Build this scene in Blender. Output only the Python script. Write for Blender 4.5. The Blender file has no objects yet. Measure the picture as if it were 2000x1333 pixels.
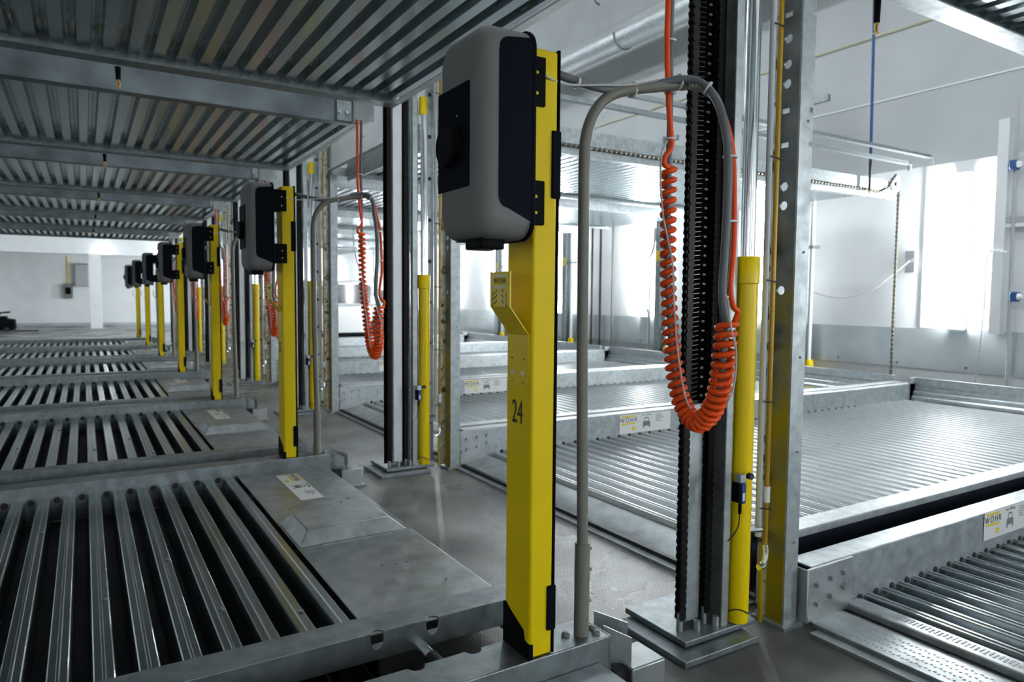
import bpy, bmesh, math, random
from mathutils import Vector, Matrix
random.seed(7)
SC = bpy.context.scene
COL = SC.collection
S = 2.6                                   # bay spacing in metres

# ------------------------------------------------------------------ camera
YAW, PITCH, ROLL, FPX = 0.550123, -0.063104, 0.008047, 1363.18
def cam_axes():
    cy, sy = math.cos(YAW), math.sin(YAW)
    fw = Vector((sy*math.cos(PITCH), cy*math.cos(PITCH), math.sin(PITCH)))
    r = Vector((cy, -sy, 0)); u = r.cross(fw)
    return math.cos(ROLL)*r + math.sin(ROLL)*u, -math.sin(ROLL)*r + math.cos(ROLL)*u, fw
CR, CU, CF = cam_axes()
CAM = Vector((0, 0, 1.15))
cd = bpy.data.cameras.new('camera'); cam = bpy.data.objects.new('camera', cd); COL.objects.link(cam)
cd.sensor_width = 36; cd.lens = FPX*36/2000; cd.clip_start = .05
m = Matrix((CR, CU, -CF)).transposed().to_4x4(); m.translation = CAM; cam.matrix_world = m
cd.dof.use_dof = True; cd.dof.focus_distance = 2.05; cd.dof.aperture_fstop = 4.5
SC.camera = cam
def ray(px, py): return CF + CR*((px-1000)/FPX) - CU*((py-666.5)/FPX)
def atY(px, py, y): d = ray(px, py); return CAM + d*(y/d.y)
def atX(px, py, x): d = ray(px, py); return CAM + d*(x/d.x)
def atZ(px, py, z): d = ray(px, py); return CAM + d*((z-1.15)/d.z)

# ------------------------------------------------------------------ world, exposure
w = bpy.data.worlds.new('world'); SC.world = w; w.use_nodes = True
w.node_tree.nodes['Background'].inputs[0].default_value = (.5, .55, .6, 1)
w.node_tree.nodes['Background'].inputs[1].default_value = .05
vs = SC.view_settings; vs.view_transform = 'Standard'; vs.look = 'None'; vs.gamma = 1; vs.use_curve_mapping = False
vs.exposure = 0.2
SC.cycles.use_denoising = True
SC.cycles.max_bounces = 8; SC.cycles.diffuse_bounces = 4; SC.cycles.glossy_bounces = 5
SC.cycles.caustics_reflective = False; SC.cycles.caustics_refractive = False
SC.cycles.sample_clamp_indirect = 6.0
LAMP_E = 135.0                              # tube lamps on the back wall
CEIL_FILL_E = 36.0  # unseen ceiling lamps, added to brighten the hall
SIDE_FILL_E = 9.0  # unseen left-wall lamps, added as side fill
FILL_LINTEL_E = 33.0                             # unseen lamps added on the near wall, also the lintel lamps

# ------------------------------------------------------------------ materials
MATS = {}
def mat(name, base, rough=.5, metal=0.0, emit=0, noise=0, nscale=8, bump=0, bscale=60, rvar=0, spec=None, stain=None, stretch=None, coat=0):
    if name in MATS: return MATS[name]
    M = bpy.data.materials.new(name); M.use_nodes = True; N = M.node_tree.nodes; L = M.node_tree.links
    b = N['Principled BSDF']; b.inputs['Base Color'].default_value = (*base, 1)
    b.inputs['Roughness'].default_value = rough; b.inputs['Metallic'].default_value = metal
    if spec is not None: b.inputs['Specular IOR Level'].default_value = spec
    if coat: b.inputs['Coat Weight'].default_value = coat
    if emit:
        b.inputs['Emission Color'].default_value = (.92, .97, 1.0, 1); b.inputs['Emission Strength'].default_value = emit
    if noise or bump or rvar or stain:
        tc = N.new('ShaderNodeTexCoord'); mp = N.new('ShaderNodeMapping'); L.new(tc.outputs['Object'], mp.inputs['Vector'])
        if stretch: mp.inputs['Scale'].default_value = stretch
        out = mp.outputs['Vector']
        nz = N.new('ShaderNodeTexNoise'); nz.inputs['Scale'].default_value = nscale; nz.inputs['Detail'].default_value = 6
        L.new(out, nz.inputs['Vector'])
        cur = None
        if noise:
            cr = N.new('ShaderNodeValToRGB')
            cr.color_ramp.elements[0].position = .33; cr.color_ramp.elements[1].position = .68
            cr.color_ramp.elements[0].color = (*[c*(1-noise) for c in base], 1)
            cr.color_ramp.elements[1].color = (*[min(1, c*(1+noise)) for c in base], 1)
            L.new(nz.outputs['Fac'], cr.inputs['Fac']); cur = cr.outputs['Color']
        if stain:
            scol, sscale, lo, hi = stain
            n2 = N.new('ShaderNodeTexNoise'); n2.inputs['Scale'].default_value = sscale; n2.inputs['Detail'].default_value = 4
            L.new(out, n2.inputs['Vector'])
            mr = N.new('ShaderNodeMapRange'); mr.inputs[1].default_value = lo; mr.inputs[2].default_value = hi
            L.new(n2.outputs['Fac'], mr.inputs[0])
            mx = N.new('ShaderNodeMix'); mx.data_type = 'RGBA'; mx.inputs[7].default_value = (*scol, 1)
            if cur: L.new(cur, mx.inputs[6])
            else: mx.inputs[6].default_value = (*base, 1)
            L.new(mr.outputs[0], mx.inputs[0]); cur = mx.outputs[2]
        if cur: L.new(cur, b.inputs['Base Color'])
        if rvar:
            n3 = N.new('ShaderNodeTexNoise'); n3.inputs['Scale'].default_value = nscale*.7; n3.inputs['Detail'].default_value = 5
            L.new(out, n3.inputs['Vector'])
            mr = N.new('ShaderNodeMapRange'); mr.inputs[1].default_value = .3; mr.inputs[2].default_value = .7
            mr.inputs[3].default_value = max(.03, rough-rvar); mr.inputs[4].default_value = min(1, rough+rvar)
            L.new(n3.outputs['Fac'], mr.inputs[0]); L.new(mr.outputs[0], b.inputs['Roughness'])
        if bump:
            n4 = N.new('ShaderNodeTexNoise'); n4.inputs['Scale'].default_value = bscale; n4.inputs['Detail'].default_value = 3
            L.new(out, n4.inputs['Vector'])
            bp = N.new('ShaderNodeBump'); bp.inputs['Strength'].default_value = bump; bp.inputs['Distance'].default_value = .01
            L.new(n4.outputs['Fac'], bp.inputs['Height']); L.new(bp.outputs['Normal'], b.inputs['Normal'])
    MATS[name] = M; return M
GALV = mat('galvanized_steel', (.37, .405, .415), .48, .8, noise=.16, nscale=24, rvar=.08)
GALVB = mat('galvanized_beam', (.24, .27, .28), .42, .85, noise=.18, nscale=22, rvar=.08)
GALVR = mat('galvanized_rib', (.31, .35, .365), .24, .95, noise=.08, nscale=3, rvar=.04)
GALVU = mat('galvanized_deck_underside', (.52, .58, .60), .24, .95, noise=.06, nscale=1.5, rvar=.04, stain=((.55, .43, .02), .9, .66, .70), stretch=(9, 1, 9))
GALVP = mat('galvanized_plate', (.36, .39, .395), .38, .75, noise=.2, nscale=13, rvar=.1)
def grease():
    M = mat('greased_channel', (.17, .18, .18), .42, .7, noise=.35, nscale=9); N = M.node_tree.nodes; L = M.node_tree.links; b = N['Principled BSDF']
    src = b.inputs['Base Color'].links[0].from_socket
    tc = N.new('ShaderNodeTexCoord'); sp = N.new('ShaderNodeSeparateXYZ'); L.new(tc.outputs['Object'], sp.inputs[0])
    nz = N.new('ShaderNodeTexNoise'); nz.inputs['Scale'].default_value = 5; nz.inputs['Detail'].default_value = 5; L.new(tc.outputs['Object'], nz.inputs['Vector'])
    ma = N.new('ShaderNodeMath'); ma.operation = 'MULTIPLY_ADD'; ma.inputs[1].default_value = 1.6; L.new(nz.outputs['Fac'], ma.inputs[0]); 
    mr = N.new('ShaderNodeMapRange'); mr.inputs[1].default_value = 0; mr.inputs[2].default_value = 2.0; mr.inputs[3].default_value = 0; mr.inputs[4].default_value = -1.0
    L.new(sp.outputs['Z'], mr.inputs[0]); L.new(mr.outputs[0], ma.inputs[2])
    m2 = N.new('ShaderNodeMapRange'); m2.inputs[1].default_value = .15; m2.inputs[2].default_value = .6; L.new(ma.outputs[0], m2.inputs[0])
    mx = N.new('ShaderNodeMix'); mx.data_type = 'RGBA'; mx.inputs[7].default_value = (.42, .32, .008, 1)
    L.new(m2.outputs[0], mx.inputs[0]); L.new(src, mx.inputs[6]); L.new(mx.outputs[2], b.inputs['Base Color'])
    return M
GALVY = grease()
TRAY = mat('shaded_tray', (.018, .02, .022), .6, .2, noise=.4, nscale=4)  # near-black colour paints in the shade of the gaps between ribs
GALVD = mat('galvanized_lit_deck', (.58, .62, .63), .36, .7, noise=.08, nscale=3, rvar=.05)  # rib steel made paler, lamp light on the right decks put into colour
ZINCB = mat('bright_zinc', (.70, .74, .75), .45, .25, noise=.1, nscale=4)
WEBD = mat('shaded_web', (.010, .014, .026), .5, spec=.2)  # near-black colour paints in the deep shade of the beam recess
SHADEB = mat('shaded_beam', (.12, .14, .15), .4, .8, noise=.35, nscale=5, rvar=.1)  # beam steel darkened to paint shade onto the overhead near beams
BRACK = mat('zinc_bracket', (.42, .45, .455), .4, .8, noise=.15, nscale=12)
CHROME = mat('chrome_rod', (.82, .85, .87), .10, 1.0)
YEL = mat('yellow_paint', (.83, .61, .0), .5, 0, spec=.25, noise=.03, nscale=6)
YELG = mat('yellow_gloss_paint', (.83, .61, .0), .33, 0, spec=.35)
BLACK = mat('black_plastic', (.003, .0035, .004), .6, spec=.06)
NAVY = mat('dark_panel', (.0025, .0045, .0095), .6, spec=.05)
SHELL = mat('grey_charger_shell', (.185, .19, .185), .65, 0, spec=.2, bump=.03, bscale=500)
CONDUIT = mat('olive_grey_conduit', (.20, .195, .16), .5)
CABLEG = mat('grey_cable', (.13, .14, .15), .5)
CABLEW = mat('white_cable_sheath', (.55, .56, .55), .5)
ORANGE = mat('orange_cable_sheath', (.88, .085, .006), .4, 0, spec=.3)
CHAIN = mat('oiled_chain', (.010, .009, .008), .42, .35, spec=.15)
CARRIER = mat('black_carrier', (.003, .003, .0035), .6, spec=0.0)
GLINT = mat('carrier_glint', (.28, .29, .30), .3, .8)  # pale slivers put in as painted glints on the cable carrier
BLUE = mat('blue_sensor', (.01, .03, .16), .4)
BLUEP = mat('blue_pipe_paint', (.01, .06, .19), .45)
TIE = mat('black_tie', (.01, .01, .01), .4)
CLEAR = mat('clear_tie', (.72, .74, .74), .35)
BRASS = mat('brass', (.62, .42, .08), .3, .9)
REDB = mat('red_bulb', (.6, .02, .02), .2)
PIPEY = mat('ochre_pipe', (.36, .215, .006), .32, .2)
TUBEG = mat('pale_grey_tube', (.42, .44, .45), .4)
WHITE = mat('white_paint', (.80, .83, .84), .55, 0, noise=.03, nscale=3)
WALLU = mat('upper_wall_paint', (.47, .50, .505), .7, 0, noise=.05, nscale=1.2)
SKIRT = mat('sheet_skirting', (.52, .57, .59), .35, .6, noise=.1, nscale=3)
STICK = mat('white_sticker', (.78, .80, .79), .45)
INK = mat('black_ink', (.012, .012, .012), .5)
INKG = mat('grey_ink', (.18, .19, .19), .5)
YELS = mat('yellow_sticker', (.85, .62, .02), .5)
RUBBER = mat('black_rubber', (.012, .013, .014), .6)
CARW = mat('white_car_paint', (.80, .82, .83), .2, 0, coat=.5)
GLASS = mat('dark_glass', (.03, .035, .04), .08)
LAMP = mat('lamp_diffuser', (.95, .97, 1), .5, emit=LAMP_E)
LAMP2 = mat('fill_and_lintel_diffuser', (.95, .97, 1), .5, emit=FILL_LINTEL_E)
LAMP3 = mat('ceiling_fill_diffuser', (.95, .97, 1), .5, emit=CEIL_FILL_E)
LAMP4 = mat('side_fill_diffuser', (.95, .97, 1), .5, emit=SIDE_FILL_E)
FLOOR = mat('damp_concrete', (.17, .175, .168), .34, 0, noise=.4, nscale=1.6, rvar=.22, bump=.45, bscale=230, stain=((.05, .052, .05), 1.1, .50, .66))

# ------------------------------------------------------------------ mesh builder
class MB:
    def __init__(s): s.v = []; s.f = []
    def quadbox(s, p):
        n = len(s.v); s.v += [tuple(q) for q in p]
        s.f += [tuple(n+i for i in q) for q in ((0,3,2,1),(4,5,6,7),(0,1,5,4),(1,2,6,5),(2,3,7,6),(3,0,4,7))]; return s
    def box(s, x0, x1, y0, y1, z0, z1):
        return s.quadbox([(x0,y0,z0),(x1,y0,z0),(x1,y1,z0),(x0,y1,z0),(x0,y0,z1),(x1,y0,z1),(x1,y1,z1),(x0,y1,z1)])
    def frustum(s, b, zb, t, zt):      # b, t = (x0,x1,y0,y1)
        return s.quadbox([(b[0],b[2],zb),(b[1],b[2],zb),(b[1],b[3],zb),(b[0],b[3],zb),(t[0],t[2],zt),(t[1],t[2],zt),(t[1],t[3],zt),(t[0],t[3],zt)])
    def prism(s, poly, axis, a, b, cap=True):
        n = len(s.v); k = len(poly)
        for t in (a, b):
            for (p, q) in poly:
                s.v.append({'x': (t, p, q), 'y': (p, t, q), 'z': (p, q, t)}[axis])
        for i in range(k):
            j = (i+1) % k
            s.f.append((n+i, n+j, n+k+j, n+k+i))
        if cap: s.f.append(tuple(range(n+k-1, n-1, -1))); s.f.append(tuple(range(n+k, n+2*k)))
        return s
    def sheet(s, line, axis, a, b):    # open profile swept along an axis
        n = len(s.v); k = len(line)
        for t in (a, b):
            for (p, q) in line: s.v.append({'x': (t, p, q), 'y': (p, t, q), 'z': (p, q, t)}[axis])
        for i in range(k-1): s.f.append((n+i, n+i+1, n+k+i+1, n+k+i))
        return s
    def tube(s, path, r, n=10, cap=True):
        P = [Vector(p) for p in path]; N0 = len(s.v); up = None
        for i, p in enumerate(P):
            t = (P[min(i+1, len(P)-1)] - P[max(i-1, 0)]).normalized()
            if up is None:
                up = Vector((0, 0, 1)) if abs(t.z) < .9 else Vector((1, 0, 0))
            up = (up - t*up.dot(t)).normalized(); sd = t.cross(up)
            rr = r[i] if isinstance(r, (list, tuple)) else r
            for j in range(n):
                a = 2*math.pi*j/n
                s.v.append(tuple(p + (up*math.cos(a) + sd*math.sin(a))*rr))
        for i in range(len(P)-1):
            for j in range(n):
                a, b = N0+i*n+j, N0+i*n+(j+1) % n
                s.f.append((a, b, b+n, a+n))
        if cap:
            s.f.append(tuple(N0+j for j in range(n-1, -1, -1))); e = N0+(len(P)-1)*n; s.f.append(tuple(e+j for j in range(n)))
        return s
    def cyl(s, p0, p1, r, n=16): return s.tube([p0, p1], r, n)
    def disc(s, c, axis, r, n=14):
        k = len(s.v)
        for j in range(n):
            a = 2*math.pi*j/n; p, q = r*math.cos(a), r*math.sin(a)
            s.v.append({'x': (c[0], c[1]+p, c[2]+q), 'y': (c[0]+p, c[1], c[2]+q), 'z': (c[0]+p, c[1]+q, c[2])}[axis])
        s.f.append(tuple(range(k, k+n))); return s
    def mesh(s, off=(0, 0, 0)):
        me = bpy.data.meshes.new('mesh')
        me.from_pydata([(x-off[0], y-off[1], z-off[2]) for x, y, z in s.v], [], s.f)
        bm = bmesh.new(); bm.from_mesh(me); bmesh.ops.recalc_face_normals(bm, faces=bm.faces); bm.to_mesh(me); bm.free()
        return me
OFF = {}
def link(name, me, M, parent=None, off=(0, 0, 0), smooth=True, angle=35):
    me.materials.clear(); me.materials.append(M); me.name = name
    if smooth:
        me.shade_smooth(); me.set_sharp_from_angle(angle=math.radians(angle))
    o = bpy.data.objects.new(name, me); COL.objects.link(o)
    if parent: o.parent = parent; OFF[o.name] = off
    else: o.location = off; OFF[o.name] = tuple(off)
    return o
def part(name, mb, M, parent, bevel=0, kind=None, label=None, smooth=True, seg=2, angle=35):
    off = OFF[parent.name]
    o = link(name, mb.mesh(off), M, parent, off, smooth, angle)
    if bevel: bev(o, bevel, seg)
    if kind: o['kind'] = kind
    if label: o['label'] = label
    return o
def bev(o, wd, seg=2):
    md = o.modifiers.new('bevel', 'BEVEL'); md.width = wd; md.segments = seg; md.limit_method = 'ANGLE'; md.angle_limit = math.radians(40)
def tag(o, label, cat, group=None):
    o['label'] = label; o['category'] = cat
    if group: o['group'] = group
    return o
def thing(name, loc, label, cat, group=None):
    o = bpy.data.objects.new(name, None); COL.objects.link(o); o.location = loc; o.empty_display_size = .05
    OFF[o.name] = tuple(loc); return tag(o, label, cat, group)
def single(name, mb, M, loc, label, cat, group=None, bevel=0, smooth=True):
    o = link(name, mb.mesh(loc), M, None, loc, smooth)
    if bevel: bev(o, bevel)
    return tag(o, label, cat, group)
def struct(name, mb, M, parent=None):
    o = link(name, mb.mesh((0, 0, 0)), M, None, (0, 0, 0), False)
    o['kind'] = 'structure'
    if parent: o.parent = parent; o['kind'] = 'structure'
    return o
def copy_tree(o, parent=None):
    c = o.copy(); COL.objects.link(c)
    if parent: c.parent = parent
    OFF[c.name] = OFF.get(o.name, (0, 0, 0))
    for ch in list(o.children): copy_tree(ch, c)
    return c
def repeat(root, ks, labeler, dz=0):
    out = []
    for k in ks:
        c = copy_tree(root); c.location = Vector(root.location) + Vector((0, S*k, dz)); c['label'] = labeler(k); out.append(c)
    return out
ORDN = ['first', 'second', 'third', 'fourth', 'fifth', 'sixth']
def by(k): return 'the post marked twenty-four' if k == 0 else 'the post marked twenty-three' if k == 1 else 'the %s post past twenty-three' % ORDN[k-2]
def text_mesh(txt, size, sx=1.0, ext=0.0004, spacing=1.0):
    c = bpy.data.curves.new('txt', 'FONT'); c.body = txt; c.size = size; c.extrude = ext; c.align_x = 'CENTER'; c.align_y = 'CENTER'
    c.space_character = spacing; c.resolution_u = 3
    o = bpy.data.objects.new('txt', c); COL.objects.link(o)
    dg = bpy.context.evaluated_depsgraph_get(); dg.update()
    me = bpy.data.meshes.new_from_object(o.evaluated_get(dg))
    bpy.data.objects.remove(o); bpy.data.curves.remove(c)
    for v in me.vertices: v.co.x *= sx
    return me
def put_text(name, txt, size, M, parent, origin, ex, ey, sx=1.0, spacing=1.0):
    me = text_mesh(txt, size, sx, spacing=spacing)
    ex = Vector(ex); ey = Vector(ey); ez = ex.cross(ey); off = Vector(OFF[parent.name])
    for v in me.vertices: v.co = Vector(origin) + ex*v.co.x + ey*v.co.y + ez*v.co.z - off
    return link(name, me, M, parent, tuple(off), False)
def flat(pts, origin, ex, ey, lift):   # planar polygon in a local frame, as a very thin plate
    mb = MB(); ex = Vector(ex); ey = Vector(ey); ez = ex.cross(ey); o = Vector(origin); n = len(pts)
    for h in (0, lift):
        for (a, b) in pts: mb.v.append(tuple(o + ex*a + ey*b + ez*h))
    mb.f.append(tuple(range(n))); mb.f.append(tuple(range(n, 2*n)))
    for i in range(n): mb.f.append((i, (i+1) % n, n+(i+1) % n, n+i))
    return mb
def rect(x0, x1, y0, y1): return [(x0, y0), (x1, y0), (x1, y1), (x0, y1)]
def sticker(parent, origin, ex, ey, wd, h):
    """white maker's sticker: yellow bars, name, car front, weight limit"""
    ez = Vector(ex).cross(Vector(ey)); o1 = Vector(origin) + ez*.0012; o2 = Vector(origin) + ez*.0016
    s = part('sticker', flat(rect(-wd/2, wd/2, -h/2, h/2), origin, ex, ey, .001), STICK, parent, smooth=False, label='white maker sticker with yellow bars')
    for yy in (.36, -.02): part('yellow_bar', flat(rect(-wd*.46, -wd*.20, h*yy, h*(yy+.08)), o1, ex, ey, .0004), YELS, s, smooth=False)
    part('yellow_square', flat(rect(-wd*.26, -wd*.205, -h*.36, -h*.16), o1, ex, ey, .0004), YELS, s, smooth=False)
    put_text('lettering', 'WÖHR', h*.34, INK, s, o2 - Vector(ex)*wd*.33 + Vector(ey)*h*.20, ex, ey, .95, 1.35)
    put_text('lettering', 'max. 2600 kg', h*.13, INKG, s, o2 + Vector(ex)*wd*.02 + Vector(ey)*h*.40, ex, ey)
    c = [(-.30,-.30),(-.30,.0),(-.22,.06),(-.16,.28),(.16,.28),(.22,.06),(.30,.0),(.30,-.30),(.20,-.30),(.20,-.2),(-.20,-.2),(-.20,-.30)]
    car = part('car_symbol', flat([(wd*.02 + a*h*.85, b*h*.95 + h*.0) for a, b in c], o1, ex, ey, .0004), INKG, s, smooth=False)
    part('car_window', flat([(wd*.02 + a*h*.85, b*h*.95) for a, b in ((-.17,.07),(-.12,.22),(.12,.22),(.17,.07))], o2, ex, ey, .0004), STICK, s, smooth=False)
    for i in range(5): part('text_line', flat(rect(wd*.20, wd*(.30+.03*(i % 3)), h*(.36-.09*i), h*(.39-.09*i)), o1, ex, ey, .0003), INKG, s, smooth=False)
    return s

# ================================================================== THE ROOM
XW, YF, ZC = 8.15, 29.5, 5.8
struct('floor', MB().box(-8, 8.6, -5, YF+.2, -.2, 0), FLOOR)
struct('ceiling', MB().box(-8, 8.8, -5, YF+.2, ZC, ZC+.2), WHITE)
struct('wall_right', MB().box(XW, XW+.3, -5, YF, 0, 2.66), WHITE)
struct('wall_right_upper', MB().box(XW+.3, XW+.5, -5, YF, 2.5, ZC), WALLU)
struct('wall_far', MB().box(-8, 8.6, YF, YF+.2, 0, ZC), WHITE)
struct('wall_left', MB().box(-8.2, -8, -5, YF, 0, ZC), WHITE)
struct('wall_near', MB().box(-8, 8.6, -5.2, -5, 0, ZC), WHITE)
struct('wall_lintel', MB().box(-8, 8.15, 27.2, 27.5, 2.45, ZC), WHITE)
struct('trim_1', MB().box(8.03, 8.15, 3.50, 3.60, .80, 3.0), WHITE)
q0, q1 = atX(1582, 228, 8.44), atX(2000, 135, 8.44)
struct('trim_3', MB().box(8.436, 8.45, -5, YF, (q0.z+q1.z)/2-.008, (q0.z+q1.z)/2+.008), WHITE)
struct('trim_4', MB().box(8.138, 8.15, 3.61, 4.36, .84, 2.655), WHITE)
struct('trim_2', MB().box(.18, .52, 26.9, 27.2, 0, 2.45), WHITE)
for i, y in enumerate((-4.4, -1.8, .8, 3.4, 6.0, 8.6, 11.2, 13.8, 16.4, 19.0, 21.6, 24.2)):
    o = struct('baseboard_right.%03d' % i if i else 'baseboard_right', MB().box(8.135, 8.15, y+.01, y+2.59, .37, .83), SKIRT)
    for yy in (.45, 1.2, 1.95):
        b = part('rivet', MB().cyl((8.135, y+yy, .42), (8.128, y+yy, .42), .015, 8), INKG, o)
struct('baseboard_far', MB().box(-8, 8.1, 29.47, 29.5, 0, .1), SKIRT)

# lamps: vertical tube fittings on the back wall, more added out of view
def wall_lamp(loc, nx, ny, M, label, hgt=1.68):
    """fitting flat on a wall, facing (nx, ny)"""
    t = thing('tube_lamp', loc, label, 'lamp', 'vertical tube lamps on the walls')
    x, y, z = loc; hw = .075
    def bb(d0, d1, wdt, z0, z1):
        if nx: a, b = sorted((x+nx*d0, x+nx*d1)); return MB().box(a, b, y-wdt, y+wdt, z0, z1)
        a, b = sorted((y+ny*d0, y+ny*d1)); return MB().box(x-wdt, x+wdt, a, b, z0, z1)
    part('housing', bb(0, .04, hw+.01, z-.02, z+hgt+.02), WHITE, t, bevel=.008)
    part('diffuser', bb(.04, .10, hw, z, z+hgt), M, t, bevel=.025, seg=3)
    part('end_cap', bb(.04, .105, hw+.004, z-.02, z+.004), WHITE, t); part('end_cap', bb(.04, .105, hw+.004, z+hgt-.004, z+hgt+.02), WHITE, t)
    return t
LY = [-3.5]+[3.95+2.49*i-(.9 if i > 5 else 0) for i in range(0, 9)]+[26.0, 28.5]  # first entry and last two are added for their light
for i, y in enumerate(LY):
    lab = 'bright vertical tube lamp beside the white pilaster on the white wall' if abs(y-3.95) < .01 else 'bright vertical tube lamp on the white wall behind the platforms'
    wall_lamp((XW, y, .84), -1, 0, LAMP, lab)
for x in (-6.2, -2.4, 1.2, 4.6): wall_lamp((x, -5.0, .9), 0, 1, LAMP2, 'added vertical fill lamp on the unseen wall facing the row of posts')  # added out of view as front fill on the posts
for y in (2, 8, 14, 20, 26): wall_lamp((-8.0, y, .9), 1, 0, LAMP4, 'added vertical fill lamp on the unseen wall across the driving aisle')  # added out of view to light left-facing sides
for j, x in enumerate((1.93, 5.4, .6)):  # unseen rows added to light the upper wall, decks and walkway
    for i in range(10):
        y = -2.0+i*2.6
        t = thing('ceiling_fill_lamp', (x, y, ZC), 'added long fill lamp on the ceiling above %s' % ('the walkway', 'the raised platforms', 'the row of posts')[j], 'lamp', 'added ceiling fill lamps over the %s' % ('walkway', 'platforms', 'posts')[j])
        part('housing', MB().box(x-.07, x+.07, y-.75, y+.75, ZC-.05, ZC), WHITE, t, bevel=.008)
        part('diffuser', MB().box(x-.06, x+.06, y-.74, y+.74, ZC-.10, ZC-.05), LAMP3, t, bevel=.02)
for i, (px, X) in enumerate(((202, .6), (308, 2.3))):
    t = thing('bulkhead_lamp', (X, 27.2, 2.58), 'small round lamp on the lintel %s the white column' % ('above' if i == 0 else 'past'), 'lamp', 'small lamps on the lintel')
    part('base', MB().cyl((X, 27.2, 2.58), (X, 27.16, 2.58), .13, 20), WHITE, t)
    part('globe', MB().tube([(X, 27.16, 2.58), (X, 27.12, 2.58), (X, 27.08, 2.58), (X, 27.06, 2.58)], [.11, .105, .08, .03], 20), LAMP2, t)

# ================================================================== PLATFORMS
RIBP = .1062
PROF_OPEN = ((-.033,-.10),(-.0285,-.016),(-.0255,-.004),(-.022,-.001),(-.0055,-.001),(-.0025,.004),(.0025,.004),(.0055,-.001),(.022,-.001),(.0255,-.004),(.0285,-.016),(.033,-.10))
PROF_PAN = ((-.0531,-.035),(-.026,-.035),(-.021,-.005),(-.018,-.001),(-.0045,-.001),(-.002,.003),(.002,.003),(.0045,-.001),(.018,-.001),(.021,-.005),(.026,-.035),(.0531,-.035))
PROF_OVER = ((-.0531,-.055),(-.027,-.055),(-.022,-.012),(-.019,-.005),(-.006,-.005),(-.003,.0),(.003,.0),(.006,-.005),(.019,-.005),(.022,-.012),(.027,-.055),(.0531,-.055))
def rib_profile(z, x=0.0, prof=PROF_OPEN): return [(x+a, z+b) for a, b in prof]
def add_ribs(root, xs, y0, y1, z, M, single_objs=True, prof=PROF_OPEN):
    if single_objs:
        off = OFF[root.name]
        me = MB().sheet(rib_profile(z, 0, prof), 'y', y0, y1).mesh((0, off[1], off[2]))
        me.materials.append(M); me.name = 'rib'; me.shade_smooth(); me.set_sharp_from_angle(angle=math.radians(20))
        for x in xs:
            o = bpy.data.objects.new('rib', me); COL.objects.link(o); o.parent = root; o.location = (x-off[0], 0, 0)
    else:
        mb = MB()
        for x in xs: mb.sheet(rib_profile(z, x, prof), 'y', y0, y1)
        part('ribs', mb, M, root, kind='stuff', angle=20)
def cut(o, cutters):
    """really cut holes, then drop the cutters"""
    for c in cutters:
        me = c.mesh(OFF[o.name]); co = bpy.data.objects.new('cutter', me); COL.objects.link(co)
        co.location = Vector(OFF[o.name]) if o.parent else o.location
        md = o.modifiers.new('cut', 'BOOLEAN'); md.object = co; md.operation = 'DIFFERENCE'; md.solver = 'EXACT'
        dg = bpy.context.evaluated_depsgraph_get(); dg.update()
        new = bpy.data.meshes.new_from_object(o.evaluated_get(dg)); o.modifiers.remove(md)
        new.name = o.data.name; o.data = new; bpy.data.objects.remove(co)
    o.data.shade_smooth(); o.data.set_sharp_from_angle(angle=math.radians(35))

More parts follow.
